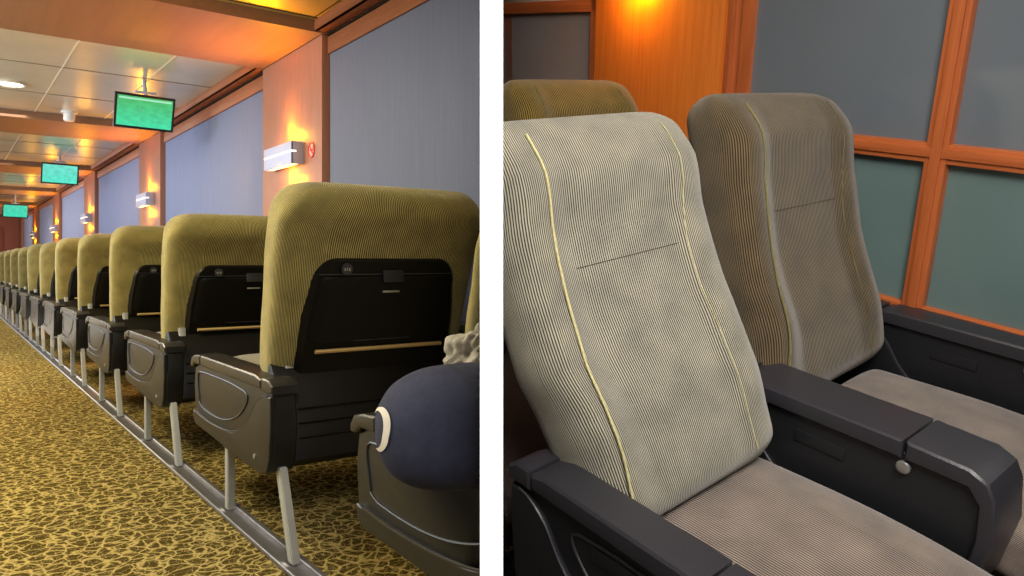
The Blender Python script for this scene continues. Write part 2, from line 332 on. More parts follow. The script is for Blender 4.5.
# ---------------------------------------------------------------- the recliner seat
# local frame: x across (towards the window wall), y = forward of the sitter (sgn = -1 in the right lounge), z up from floor
def recliner(name, P, root_obj):
    g = P['sgn']; hw = P['hw']
    bs = Spine([(y, z) for y, z in P['spine']])
    def fl(bm):
        if g < 0:
            for v in bm.verts: v.co.y = -v.co.y
        return bm
    wt = P['width']                      # table of (t, factor) for the back outline
    cover = slab(bs, 0, bs.len, lambda t: hw * interp(wt, t), lambda t: P['th'] * interp(P['tht'], t), rc=P['rc'], rt=P.get('rt', 0.05), ex=0.42, shear=P.get('sh'), xc=P.get('xc', 0.0),
                 front=lambda x, t: P['bol'] * (min(1, max(0, (abs(x) - 0.52) / 0.22)) * (1 - max(0, (abs(x) - 0.9) / 0.1)) ) * interp([(0, .5), (.3, 1), (.8, .8), (1, .1)], t) + 0.012 * interp([(0, 0), (.25, 1), (.5, 0), (.72, .2), (.85, 1.2), (1, 0)], t))
    cv = link('back_cushion', fl(cover), P['m_cover'], root_obj, 60)
    # piping seams on the front
    for sx in (-1, 1):
        bm = bmesh.new(); pts = []
        for i in range(40):
            t = 0.04 + (0.90 if g < 0 else 0.84) * i / 39; p, n_, tg = bs.at(t * bs.len)
            xr = interp([(0, .90), (.25, .82), (.5, .74), (.8, .70), (1, .70)], t) if g < 0 else .74
            if sx > 0: xr = interp([(0, .62), (.3, .62), (.6, .60), (.8, .66), (1, .68)], t)
            T = P['th'] * interp(P['tht'], t) / 2
            off = T + P['bol'] * min(1, max(0, (xr - 0.52) / 0.22)) * interp([(0, .5), (.3, 1), (.8, .8), (1, .1)], t) + 0.012 * interp([(0, 0), (.25, 1), (.5, 0), (.72, .2), (.85, 1.2), (1, 0)], t)
            off = off * (1 if t < .9 else 1)
            xq = P.get('xc', 0.0) * min(1, t / 0.4) + sx * hw * interp(wt, t) * xr; pts.append((xq, p.x + n_.x * off, p.y + n_.y * off + (P.get('sh') or 0) * xq * t))
        tube(bm, pts, P['pip'] if sx < 0 else P['pip'] * 0.35, 6)
        link('seam_piping', fl(bm), P['m_pipe'], cv)
    # cross seam of the head section
    bm = bmesh.new(); pts = []
    t = 0.62; p, n_, tg = bs.at(t * bs.len); T = P['th'] * interp(P['tht'], t) / 2
    for i in range(11):
        xr = -0.58 + 1.16 * i / 10
        off = T + 0.012 * 0.1 + 0.0006
        xq = P.get('xc', 0.0) * min(1, t / 0.4) + hw * interp(wt, t) * xr; pts.append((xq, p.x + n_.x * off, p.y + n_.y * off + (P.get('sh') or 0) * xq * t))
    tube(bm, pts, 0.0007, 5); link('cross_seam', fl(bm), M['seam'], cv)
    # rear hard shell in the hollow of the cover
    if P['rear']:
        s0, s1 = 0.06, bs.len * 0.685
        sh = slab(bs, s0, s1, lambda t: hw * interp([(0, .78), (.5, .76), (.8, .72), (1, .66)], t), lambda t: 0.03, noff=-P['th'] / 2 * 0.98, rc=0.05, rt=0.006, ex=0.16, nx=40)
        shell = link('back_shell', fl(sh), M['plastic_dark'], root_obj, 35)
        # tray outline ridge, knob, latch, slot
        def rp(x, d, n_=0.0):
            p, nr, tg = bs.at(d); o_ = -P['th'] / 2 * 0.98 - 0.017 - n_
            return (x, p.x + nr.x * o_, p.y + nr.y * o_)
        tray = slab(bs, bs.len * 0.29, bs.len * 0.60, lambda t: hw * interp([(0, .70), (1, .64)], t), lambda t: 0.010, noff=-P['th'] / 2 * 0.98 - 0.017, rc=0.025, rt=0.004, ex=0.14, nx=40)
        tb = link('tray_table', fl(tray), M['plastic_dark'], root_obj, 35)
        bm = bmesh.new(); tube(bm, [rp(hw * .66 * (-1 + 2 * i / 20), bs.len * 0.61, 0.001) for i in range(21)], 0.0022, 6); link('tray_edge', fl(bm), M['plastic_cap'], tb)
        bm = bmesh.new(); q = Vector(rp(-hw * 0.42, bs.len * 0.635)); disc(bm, q, 0.017, -0.008, 'y'); kb = link('recline_knob', fl(bm), M['plastic_cap'], root_obj)
        bm = bmesh.new()
        for dx, dz, w_, h_ in ((-.007, -.001, .004, .008), (0, .0, .002, .010), (.007, -.001, .004, .008)):
            box(bm, q.x + dx - w_ / 2, q.x + dx + w_ / 2, q.y - 0.0095, q.y - 0.008, q.z + dz - h_ / 2, q.z + dz + h_ / 2)
        link('knob_symbol', fl(bm), M['steel'], kb)
        bm = bmesh.new(); q = Vector(rp(0.01, bs.len * 0.59))
        prism(bm, [(q.y - 0.016, q.z - 0.012), (q.y - 0.012, q.z + 0.024), (q.y + 0.004, q.z + 0.028), (q.y + 0.004, q.z - 0.016)], q.x - 0.035, q.x + 0.035, 0.004)
        lt = link('tray_latch', fl(bm), M['plastic'], root_obj)
        bm = bmesh.new(); q = Vector(rp(0.01, bs.len * 0.53, 0.004)); box(bm, q.x - 0.028, q.x + 0.028, q.y - 0.004, q.y + 0.002, q.z - 0.003, q.z + 0.003, 0.001)
        link('latch_plate', fl(bm), M['steel'], lt)
        bm = bmesh.new(); q0 = Vector(rp(0, bs.len * 0.30, 0.006)); tube(bm, [(hw * .28 * (-1 + 2 * i / 8), q0.y, q0.z) for i in range(9)], 0.0014, 6); link('tray_seam', fl(bm), M['plastic_cap'], tb)
        bm = bmesh.new(); disc(bm, (0.0, q0.y + 0.001, q0.z + 0.022), 0.009, -0.003, 'y'); link('tray_hinge_stud', fl(bm), M['plastic_cap'], tb)
        bm = bmesh.new(); q = Vector(rp(0, bs.len * 0.26, 0.004)); tube(bm, [(hw * .63 * (-1 + 2 * i / 10), q.y - 0.004, q.z) for i in range(11)], 0.0065, 8); link('cross_bar', fl(bm), M['bronze'], root_obj)
        # lower rear shell
        z1 = P['spine'][0][1] + 0.115; z0 = P['arm_z0'] + 0.0
        bm = bmesh.new(); y0 = P['spine'][0][0] - P['th'] / 2 - 0.01
        prism(bm, [(y0 - 0.10, z0 + 0.02), (y0 - 0.05, z1 - 0.06), (y0 + 0.0, z1), (y0 + 0.07, z1), (y0 + 0.14, z0), (y0 - 0.08, z0)], -hw * .96, hw * .90, 0.012)
        lo = link('lower_shell', fl(bm), M['plastic_dark'], root_obj)
        bm = bmesh.new()
        for k, zz in enumerate((0.06, 0.10, 0.14)):
            f_ = (zz) / (z1 - z0); tube(bm, [(x_, y0 - 0.10 + 0.05 * f_ - 0.002, z0 + 0.02 + zz) for x_ in (-hw * .8, 0, hw * .8)], 0.0025, 6)
        link('shell_ridges', fl(bm), M['plastic_dark'], lo)
        for sx in (-1, 1):       # steel hinge brackets
            bm = bmesh.new(); yb = y0 - 0.012
            prism(bm, [(yb - 0.03, z1 - 0.10), (yb - 0.005, z1 - 0.03), (yb + 0.0, z1 + 0.015), (yb + 0.018, z1 + 0.015), (yb + 0.012, z1 - 0.04), (yb - 0.01, z1 - 0.11)], sx * hw * .80 - 0.014, sx * hw * .80 + 0.014, 0.003)
            link('hinge_bracket', fl(bm), M['leg'], root_obj)
    # seat cushion
    cs = Spine(P['cush'][::-1])
    cu = slab(cs, 0, cs.len, lambda t: P['cw'], lambda t: P['cth'], rc=0.05, rt=0.035, ex=0.32, rows=18,
              front=None)
    link('seat_cushion', fl(cu), P['m_seat'], root_obj, 60)
    # seat pan under the cushion
    y0, y1 = P['cush'][0][0], P['cush'][-1][0]; zt = P['cush'][-1][1] - P['cth'] / 2
    bm = bmesh.new(); box(bm, -P['cw'] * .96, P['cw'] * .96, y0 + 0.04, y1 - 0.05, P['arm_z0'] + 0.02, zt + 0.01, 0.012); link('seat_pan', fl(bm), M['plastic_dark'], root_obj)
    for ax0, ax1 in P['arms']: arm(P, ax0, ax1, root_obj, fl)

def arm(P, x0, x1, root_obj, fl):
    yr, yf, zt, z0 = P['arm_y0'], P['arm_y1'], P['arm_zt'], P['arm_z0']
    L = yf - yr; Hh = zt - z0
    q = lambda s, h: (yr + L * s, z0 + Hh * h)
    mp = M[P.get('m_arm', 'plastic')]; mc = M[P.get('m_cap', 'plastic_cap')]
    # side panel body
    prof = [q(0.015, .14), q(0.0, .50), q(0.02, .86), q(.12, .90), q(.90, .90), q(.985, .80), q(1.0, .55), q(.985, .12), q(.95, .04), q(.5, -.02), q(.22, -.07), q(.09, -.06), q(.04, 0.0)]
    bm = bmesh.new(); prism(bm, prof, x0 + 0.012, x1 - 0.006, 0.010, 3)
    body = link('armrest', fl(bm), mp, root_obj, 35)
    # top cap: long pad and separate front hood and rear end piece
    bm = bmesh.new(); prism(bm, [q(.10, .86), q(.10, .965), q(.16, 1.0), q(P['hood'] - .005, 1.0), q(P['hood'] - .005, .86)], x0, x1, 0.010, 3)
    link('arm_pad', fl(bm), mc, body, 35)
    bm = bmesh.new(); prism(bm, [q(-.01, .84), q(-.012, .93), q(.03, .985), q(.095, .985), q(.095, .84)], x0 + 0.001, x1 - 0.001, 0.009, 3)
    link('arm_end_cap', fl(bm), mc, body, 35)
    h = P['hood']
    hood = [q(h + .004, .86), q(h + .004, 1.0), q(.94, .985), q(.99, .95), q(1.01, .87), q(1.008, .80), q(.985, .80), q(.95, .86)] if P.get('plain') else None
    bm = bmesh.new(); prism(bm, hood or [q(h + .004, .86), q(h + .004, 1.0), q(.93, .985), q(.985, .93), q(1.01, .83), q(1.03, .55), q(1.0, .14), q(.955, .12), q(.975, .52), q(.965, .76), q(.93, .85)], x0, x1, 0.010, 3)
    link('arm_hood', fl(bm), mc, body, 35)
    # recessed-look moulded lines on the outer side
    X = x0 + 0.011
    def curve(ctrl, r, name, mat):
        if P.get('plain_side'): return
        s = Spine([q(*c) for c in ctrl]); n = 36
        bm = bmesh.new(); tube(bm, [(X, s.at(s.len * i / n)[0].x, s.at(s.len * i / n)[0].y) for i in range(n + 1)], r, 8)
        return link(name, fl(bm), mat, body)
    # raised lower cover plate bounded by the S curve
    s2 = Spine([q(.975, .22), q(.78, .17), q(.54, .18), q(.36, .27), q(.24, .46), q(.16, .68), q(.08, .79), q(.005, .81)])
    top = [(s2.at(s2.len * i / 30)[0].x, s2.at(s2.len * i / 30)[0].y) for i in range(31)]
    bm = bmesh.new(); prism(bm, top + [q(.003, .5), q(0.018, .14), q(.042, 0.002), q(.092, -.056), q(.22, -.066), q(.5, -.016), q(.94, .045), q(.972, .12)], x0 + 0.002, x0 + 0.02, 0.006, 3)
    link('lower_cover', fl(bm), mp, body, 35)
    curve([(.91, .36), (.93, .70), (.86, .77), (.50, .78), (.31, .75)], 0.0028, 'moulded_line', mc)
    curve([(.91, .36), (.86, .30), (.68, .27), (.52, .31), (.38, .43), (.29, .60), (.27, .71), (.31, .75)], 0.0028, 'moulded_line', mc)
    bm = bmesh.new(); tube(bm, [(x0 + 0.0045, y_, z_) for y_, z_ in top[1:-1]], 0.0030, 6); link('cover_highlight', fl(bm), mc, body)  # lighter bead that draws the highlight along the cover edge
    # silver dot
    bm = bmesh.new(); yy, zz = q(.16, .10); disc(bm, (x0 + 0.003, yy, zz), 0.007, -0.004, 'x'); link('screw_cap', fl(bm), M['steel'], body)
    if P.get('button'):
        bm = bmesh.new(); yy, zz = q(.74, .80); disc(bm, (X - 0.0005, yy, zz), 0.012, -0.006, 'x', dome=.4); link('recline_button', fl(bm), M['steel'], body)
        bm = bmesh.new(); yy, zz = q(.45, .69); box(bm, X - 0.002, X + 0.004, yy - 0.05, yy + 0.05, zz - 0.012, zz + 0.012, 0.002); link('ashtray_lid', fl(bm), mp, body)
    # legs
    xm = (x0 + x1) / 2
    for k, (yt, yb) in enumerate(P['legs']):
        bm = bmesh.new(); lw, ld = 0.012, 0.017; zt2 = z0 + 0.012
        vs = [bm.verts.new((xm + sx * lw, (yb if lo else yt) + sy * ld, 0.012 if lo else zt2)) for lo in (1, 0) for sx, sy in ((-1, -1), (1, -1), (1, 1), (-1, 1))]
        for i in range(4): bm.faces.new((vs[i], vs[(i + 1) % 4], vs[4 + (i + 1) % 4], vs[4 + i]))
        bm.faces.new(vs[:4]); bm.faces.new(vs[4:])
        bmesh.ops.bevel(bm, geom=[e for e in bm.edges], offset=0.003, segments=2, affect='EDGES')
        link('leg', fl(bm), M['leg'], root_obj)

# ================================================================ LEFT LOUNGE (looking along the backs of the rows)
PL = dict(sgn=1, hw=0.338, xc=-0.008, spine=[(0.065, 0.405), (0.020, 0.56), (-0.025, 0.73), (-0.075, 0.89), (-0.155, 1.018)],
          width=[(0, .89), (.15, .95), (.4, .975), (.7, 1.0), (1, 1.0)], th=0.125, tht=[(0, .8), (.2, 1.0), (.7, 1.1), (.9, 1.15), (1, .95)], rc=0.105, bol=0.02, pip=0.004,
          m_cover=M['cover'], m_pipe=M['piping_gold'], m_seat=M['seat_cloth_olive'], rear=True,
          cush=[(0.17, 0.385), (0.62, 0.415)], cw=0.275, cth=0.13,
          m_arm='plastic_left', m_cap='cap_left', plain=True, arm_y0=-0.135, arm_y1=0.65, arm_zt=0.490, arm_z0=0.235, hood=.86, legs=[(-0.105, -0.20), (0.345, 0.345)], arms=[(-0.37, -0.285)])
LW1, LW2 = 1.08, 1.82
U0, PITCH = 2.10, 1.185
aisle = root('recliner_seat', 'olive ribbed aisle recliner nearest the camera, seen from behind with its black tray shell', 'seat', ML @ T3(LW1, U0, -H), 'L', 'reclining seats in rows along the aisle')
recliner('aisle', PL, aisle)
PL2 = dict(PL); PL2['arms'] = [(-0.37, -0.285), (0.36, 0.43)]
inner = root('recliner_seat', 'olive wall-side recliner in the nearest row, left edge showing past the aisle seat', 'seat', ML @ T3(LW2, U0 + 0.02, -H), 'L', 'reclining seats by the wall')
recliner('inner', PL2, inner)
ordn = ['second', 'third', 'fourth', 'fifth', 'sixth', 'seventh', 'eighth', 'ninth', 'tenth', 'eleventh', 'twelfth', 'thirteenth', 'fourteenth']
looks = ['aisle recliner with cover curving over black shell', 'aisle recliner with a pale knob on its shell', 'grey-green aisle recliner with a blue-lit armrest', 'grey-green aisle recliner, its cover creased on the side',
         'small pale green aisle recliner', 'small olive aisle recliner', 'distant olive aisle recliner', 'distant dark olive aisle recliner', 'distant dark aisle recliner', 'tiny dark aisle recliner at the left photo edge', 'tiny dark aisle recliner far down the row', 'tiny far aisle recliner near the end wall', 'farthest aisle recliner of the row']
rots = [0, -.5, 1.5, 0, .8, -.6, 0, .5, 0, 0, 0, 0, 0]
# reclined tilt applied to the backs through a slight lean of the whole back (each seat is set a little differently)
for k in range(12):
    u = U0 + PITCH * (k + 1)
    dup(aisle, ML @ T3(LW1, u, -H), '%s, %s seat from the camera' % (looks[k], ordn[k]), 'L')
    if k < 6:
        dup(inner, ML @ T3(LW2, u + 0.02, -H), 'dark wall-side recliner hidden behind the %s aisle recliner' % ordn[k], 'L')
near = dup(aisle, ML @ T3(LW1, U0 - PITCH - 0.09, -H), 'foreground recliner cut by the white partition, dark armrest under the navy bag', 'L')
near['label'] = 'foreground recliner at the white partition, its dark armrest under the navy bag'

# individual back leans
def lean(rt, deg, dz=-0.026):
    for c in kids(rt):
        if c.name.split('.')[0] in ('back_cushion', 'back_shell', 'tray_table', 'recline_knob', 'tray_latch', 'cross_bar'):
            pv = Vector((0, 0.055, 0.425)); R_ = Matrix.Rotation(math.radians(deg), 4, 'X')
            c.matrix_local = Matrix.Translation((0, 0.03, dz)) @ Matrix.Translation(pv) @ R_ @ Matrix.Translation(-pv)
seats = [o for o in SEC if o.name.startswith('recliner_seat')]
for o in seats:
    u = (ML.inverted() @ o.matrix_world.translation).y
    k = round((u - U0) / PITCH)
    w = (ML.inverted() @ o.matrix_world.translation).x
    if k >= 1: lean(o, {1: -1.5, 2: -2.0, 3: 0.5, 4: -2.0, 5: 1.0, 6: -3.0, 7: 1.5, 8: -1}.get(k, 0) if w < 1.5 else -2)

# floor, rail
bm = bmesh.new(); box(bm, -3.0, 2.36, -0.6, 31.6, -H - 0.05, -H)
struct('floor', bm, M['carpet'], 'L')
for i, w in enumerate((0.752, 1.492)):
    bm = bmesh.new(); box(bm, w - 0.032, w + 0.032, 0.3, 17.0, -H, -H + 0.008, 0.003); box(bm, w - 0.035, w - 0.020, 0.3, 17.0, -H, -H + 0.016, 0.003); box(bm, w + 0.020, w + 0.035, 0.3, 17.0, -H, -H + 0.016, 0.003)
    o = link('floor_rail', bm, M['aluminium']); tagm(o, ['long aluminium floor rail holding the legs of the aisle seats', 'aluminium floor rail under the seats farther from the aisle'][i], 'rail', 'L', ML)
# wall on the right of the lounge
ZT = 1.68; WW = 2.3
bm = bmesh.new(); box(bm, WW, WW + 0.06, 2.5, 31.6, -H, 1.80); struct('wall_right', bm, M['wallcloth'], 'L')
bm = bmesh.new(); box(bm, -3.0, WW, 31.5, 31.6, -H, 1.80); struct('wall_back', bm, M['door_wood'], 'L')
tn = 0
def trim(bm, mat, sec='L'):
    global tn; tn += 1
    return struct('trim_%d' % tn, bm, mat, sec)
bays = [(5.12 + 4.97 * k, 6.36 + 4.97 * k) for k in range(-1, 6)]
for (b0, b1) in bays:
    bm = bmesh.new(); box(bm, WW - 0.065, WW, b0, b1, -H, ZT - 0.012, 0.004)         # wood faced column
    trim(bm, M['column_wood'])
    bm = bmesh.new(); box(bm, -3.0, WW - 0.03, b0 - 0.02, b1 - 0.02, ZT - 0.01, ZT + 0.15)
    trim(bm, M['beam_wood'])
bm = bmesh.new(); box(bm, WW - 0.018, WW, 2.5, 31.5, 1.535, ZT - 0.02, 0.003); trim(bm, M['strip_wood'])
bm = bmesh.new(); box(bm, WW - 0.024, WW, 2.5, 31.5, ZT - 0.014, ZT + 0.0)
for b0, b1 in bays: box(bm, WW - 0.070, WW - 0.02, b0, b1, ZT - 0.013, ZT - 0.010)
trim(bm, M['gap'])
bm = bmesh.new(); box(bm, WW - 0.13, WW, 2.5, 31.5, ZT + 0.0, ZT + 0.03, 0.003); box(bm, WW - 0.13, WW - 0.10, 2.5, 31.5, ZT + 0.0, ZT + 0.085, 0.003); trim(bm, M['strip_wood'])
# ceiling bays
zc = 1.755
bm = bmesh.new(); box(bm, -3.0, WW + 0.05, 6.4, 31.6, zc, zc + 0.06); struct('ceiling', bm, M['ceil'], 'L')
bm = bmesh.new(); box(bm, -3.0, WW + 0.05, 0.2, 6.4, zc, zc + 0.06); struct('ceiling', bm, M['ceil_lit'], 'L')
bm = bmesh.new(); box(bm, -3.0, WW - 0.12, 5.04, 5.05, zc - 0.003, zc); box(bm, WW - 0.16, WW - 0.15, 0.2, 5.05, zc - 0.003, zc); trim(bm, M['gap'])
bm = bmesh.new(); bl = bmesh.new()
for k in range(5):
    b = 6.34 + 4.97 * k
    for w in (-2.0, -1.28, -0.56, 0.16, 0.88, 1.60): box(bl, w - 0.006, w + 0.006, b, b + 3.8, zc - 0.003, zc)
    for u in (1.32, 2.6): box(bm, -3.0, 2.17, b + u - 0.005, b + u + 0.005, zc - 0.0035, zc)
trim(bm, M['ceil_joint']); trim(bl, M['ceil_joint_light'])

# sconces on the columns
def area(name, mat4, sec_m, size, energy, color, sy=None):
    l = bpy.data.lights.new(name, 'AREA'); l.energy = energy; l.color = color; l.size = size
    if sy: l.shape = 'RECTANGLE'; l.size_y = sy
    o = bpy.data.objects.new(name, l); col.objects.link(o); o.matrix_world = sec_m @ mat4; return o
def point(name, p, sec_m, energy, color, r=0.03):
    l = bpy.data.lights.new(name, 'POINT'); l.energy = energy; l.color = color; l.shadow_soft_size = r
    o = bpy.data.objects.new(name, l); col.objects.link(o); o.location = sec_m @ Vector(p); return o
def spot(name, p, q, sec_m, energy, color, ang, r=0.04):
    l = bpy.data.lights.new(name, 'SPOT'); l.energy = energy; l.color = color; l.shadow_soft_size = r; l.spot_size = math.radians(ang); l.spot_blend = 0.9
    o = bpy.data.objects.new(name, l); col.objects.link(o)
    d = (Vector(q) - Vector(p)).normalized(); o.matrix_world = sec_m @ Matrix.Translation(p) @ d.to_track_quat('-Z', 'Y').to_matrix().to_4x4(); return o
def sconce_parts(r, side=-1, Lh=0.30, hz=0.085, pr=0.10):
    """box lamp on a wall plane x=0, sticking out towards -x; long along y"""
    bm = bmesh.new(); box(bm, -pr, -pr + 0.012, -Lh, Lh, -hz, hz, 0.002); box(bm, -pr, 0, -Lh, -Lh + 0.01, -hz, hz, 0.002); box(bm, -pr, 0, Lh - 0.01, Lh, -hz, hz, 0.002); box(bm, -0.03, 0, -Lh + 0.012, Lh - 0.012, -hz * .9, hz * .9, 0.002)
    link('lamp_body', bm, M['sconce'], r)
    bm = bmesh.new(); box(bm, -pr - 0.0015, -pr + 0.004, -Lh, Lh * 0.96, 0.004, 0.018); box(bm, -pr * .62, -pr + 0.004, -Lh - 0.0015, -Lh + 0.004, 0.004, 0.018); link('light_slot', bm, M['slot'], r)
    bm = bmesh.new(); box(bm, -pr + 0.013, -0.031, -Lh + 0.02, Lh - 0.02, -hz + 0.004, -hz + 0.010); link('lower_diffuser', bm, M['slot'], r)
    bm = bmesh.new(); box(bm, -pr + 0.013, -0.031, -Lh + 0.02, Lh - 0.02, hz - 0.012, hz - 0.006); link('upper_diffuser', bm, M['glow'], r)
WARM = (1.0, 0.42, 0.0)
names = ['nearest, on the column beside the no smoking sign', 'on the second column from the camera', 'on the third column from the camera', 'on the fourth column from the camera', 'on the fifth column from the camera']
sc0 = None
for k in range(5):
    u = 5.75 + 4.97 * k; m4 = ML @ T3(WW - 0.065, u, 0.845)
    if k == 0:
        sc0 = root('wall_sconce', 'pale box wall lamp on the nearest column beside the no smoking sign', 'wall lamp', m4, 'L', 'box wall lamps on the wood columns'); sconce_parts(sc0)
    else: dup(sc0, m4, 'pale box wall lamp glowing amber, ' + names[k], 'L')
    for dz, e in ((0.19, 7.0), (-0.17, 7.0)):
        point('sconce_light', (WW - 0.065 - 0.085, u - 0.06, 0.845 + dz), ML, e * (1 + 0.1 * k), WARM, 0.02)

    spot('sconce_uplight', (WW - 0.12, u, 0.96), (WW - 0.75, u - 0.05, 1.7), ML, 120, (1.0, 0.36, 0.0), 140)
# no smoking sign
sg = root('no_smoking_sign', 'small round red no smoking sign on the nearest wood column', 'sign', ML @ T3(WW - 0.066, 5.30, 0.85), 'L')
bm = bmesh.new(); disc(bm, (0, 0, 0), 0.060, -0.002, 'x', 32); link('sign_plate', bm, M['sign_white'], sg)
bm = bmesh.new(); tube(bm, [(-0.003, 0.054 * math.cos(2 * PI * i / 36), 0.054 * math.sin(2 * PI * i / 36)) for i in range(36)], 0.0062, 6, True); link('prohibition_ring', bm, M['red'], sg)
bm = bmesh.new(); tube(bm, [(-0.004, -0.038, -0.038), (-0.004, 0.038, 0.038)], 0.005, 6); link('prohibition_bar', bm, M['red'], sg)
bm = bmesh.new(); box(bm, -0.0045, -0.002, -0.034, 0.030, -0.006, 0.006); tube(bm, [(-0.004, -0.034, 0.008), (-0.004, -0.028, 0.018), (-0.004, -0.034, 0.028)], 0.003, 5); link('cigarette_symbol', bm, M['red'], sg)

# televisions hanging from the ceiling
def tv(label, w, u, z, W, Hh, yaw, pitch, scr, lines):
    m4 = ML @ T3(w, u, z) @ Matrix.Rotation(yaw, 4, 'Z') @ Matrix.Rotation(pitch, 4, 'X') @ Matrix.Rotation(0.025, 4, 'Y')
    r = root('ceiling_television', label, 'television', m4, 'L', 'televisions hung from the ceiling')
    bm = bmesh.new(); box(bm, -W / 2, W / 2, 0, 0.05, -Hh / 2, Hh / 2, 0.006); link('television_frame', bm, M['tv_frame'], r)
    bm = bmesh.new(); uvl = bm.loops.layers.uv.new('UVMap'); e = 0.022
    vs = [bm.verts.new(c) for c in ((-W / 2 + e, -0.002, -Hh / 2 + e), (W / 2 - e, -0.002, -Hh / 2 + e), (W / 2 - e, -0.002, Hh / 2 - e), (-W / 2 + e, -0.002, Hh / 2 - e))]
    f = bm.faces.new(vs)
    for lp, uv in zip(f.loops, ((0, 0), (1, 0), (1, 1), (0, 1))): lp[uvl].uv = uv
    s = link('screen', bm, scr, r)
    if lines:
        bm = bmesh.new(); box(bm, -W / 2 + e + 0.012, W / 2 - e - 0.012, -0.0045, -0.0025, Hh / 2 - e - 0.030, Hh / 2 - e - 0.013); link('score_strip', bm, M['screen_line'], s)
        bm = bmesh.new(); box(bm, -0.045, -0.0425, -0.0045, -0.0025, -Hh / 2 + e, Hh / 2 - e - 0.035); 
        tube(bm, [(-0.044 + 0.03 * math.cos(2 * PI * i / 24), -0.003, 0.03 * math.sin(2 * PI * i / 24)) for i in range(24)], 0.0008, 4, True)
        tube(bm, [(0.12, -0.003, -0.05), (0.12, -0.003, 0.03), (0.155, -0.003, 0.03)], 0.0008, 4)
        link('pitch_lines', bm, simple('pitch_line_green', (0, 0, 0), .6, emis=lin(130, 216, 160), es=.9), s)
    # bracket
    inv = m4.inverted()
    top = inv @ (ML @ Vector((w, u + 0.03, zc))); 
    bm = bmesh.new(); tube(bm, [(0.0, 0.03, Hh / 2 - 0.01), tuple(top)], 0.018, 8); box(bm, -0.09, 0.09, 0.02, 0.06, Hh / 2 + 0.01, Hh / 2 + 0.03, 0.004)
    link('ceiling_bracket', bm, M['sconce'], r)
    return r
tv('wall television showing a green football pitch, nearest of those hanging from the ceiling', 1.58, 7.75, 1.450, 0.53, 0.325, -0.05, 0.30, M['screen_a'], True)
tv('ceiling television with a bright cyan green screen, second from the camera', 1.56, 13.87, 1.452, 0.53, 0.335, -0.05, 0.28, M['screen_b'], False)
tv('small far ceiling television with a teal screen, at the left photo edge', 1.50, 21.86, 1.307, 0.54, 0.335, -0.05, 0.28, M['screen_c'], False)

# ceiling downlight and smoke detector
def downlight(w, u, lab):
    r = root('ceiling_downlight', lab, 'ceiling light', ML @ T3(w, u, zc), 'L')
    bm = bmesh.new(); tube(bm, [(0.125 * math.cos(2 * PI * i / 28), 0.125 * math.sin(2 * PI * i / 28), -0.006) for i in range(28)], 0.016, 8, True); link('trim_ring', bm, M['ceil_joint_light'], r)
    bm = bmesh.new(); disc(bm, (0, 0, -0.004), 0.115, -0.004, 'z', 28); link('diffuser', bm, M['lamp'], r)
downlight(0.545, 8.62, 'round bright recessed ceiling downlight left of the nearest television')
sd = root('smoke_detector', 'small white round smoke detector on the ceiling left of the nearest television', 'detector', ML @ T3(1.20, 9.85, zc), 'L')
bm = bmesh.new(); disc(bm, (0, 0, 0), 0.085, -0.02, 'z', 24); link('detector_base', bm, M['white_plastic'], sd)
bm = bmesh.new(); disc(bm, (0, 0, -0.02), 0.06, -0.07, 'z', 24, dome=.3); link('detector_head', bm, M['white_plastic'], sd)
# doors in the far wall
dr = root('door_1', 'red brown double door in the far end wall', 'door', ML @ T3(0.9, 31.5, -H), 'L', kind='structure')
for sx in (-1, 1):
    bm = bmesh.new(); box(bm, sx * 0.46 - 0.44, sx * 0.46 + 0.44, -0.05, 0, 0.0, 2.1, 0.01); d_ = link('door_leaf', bm, M['door_wood'], dr)
    bm = bmesh.new(); disc(bm, (sx * 0.1, -0.05, 1.25), 0.09, -0.02, 'y'); link('porthole_rim', bm, M['gap'], d_)

# navy bag and crumpled clothing on the foreground seat
def blob(c, r, ax, n=3, disp=0.0, seed=1, fr=6.0, ex=1.0):
    bm = bmesh.new(); bmesh.ops.create_icosphere(bm, subdivisions=n, radius=1)
    from mathutils import noise
    for v in bm.verts:
        p = v.co.copy(); k = 1 + disp * noise.noise(p * fr + Vector((seed, seed, 0))) + disp * .5 * noise.noise(p * fr * 2.3)
        p = Vector([math.copysign(abs(x) ** ex, x) for x in p])
        v.co = Vector((p.x * r[0], p.y * r[1], p.z * r[2])) * k
    bmesh.ops.transform(bm, matrix=Matrix.Translation(c) @ ax, verts=bm.verts)
    return bm
cam_ax = ML.inverted().to_3x3().to_4x4()   # camera-parallel axes expressed in the lounge frame
bag_c = ML.inverted() @ Vector((-0.046, 1.08, H - 0.232))
bag = root('navy_bag', 'rounded navy blue padded bag with an off white stripe on the foreground armrest', 'bag', ML @ Matrix.Translation(bag_c), 'L')
RX, RY, RZ = 0.120, 0.09, 0.088
R0 = cam_ax @ Matrix.Rotation(math.radians(-4), 4, 'Y')
bm = blob((0, 0, 0), (RX, RY, RZ), R0, 5, 0.02, 3, 1.6, 0.82); bagb = link('bag_body', bm, M['navy'], bag, 80)
def on_bag(th, ph, k=1.0):
    p = Vector((math.cos(th) * math.cos(ph), math.sin(th) * math.cos(ph), math.sin(ph)))
    p = Vector([math.copysign(abs(x) ** .82, x) for x in p])
    return R0 @ Vector((p.x * RX * k, p.y * RY * k, p.z * RZ * k))
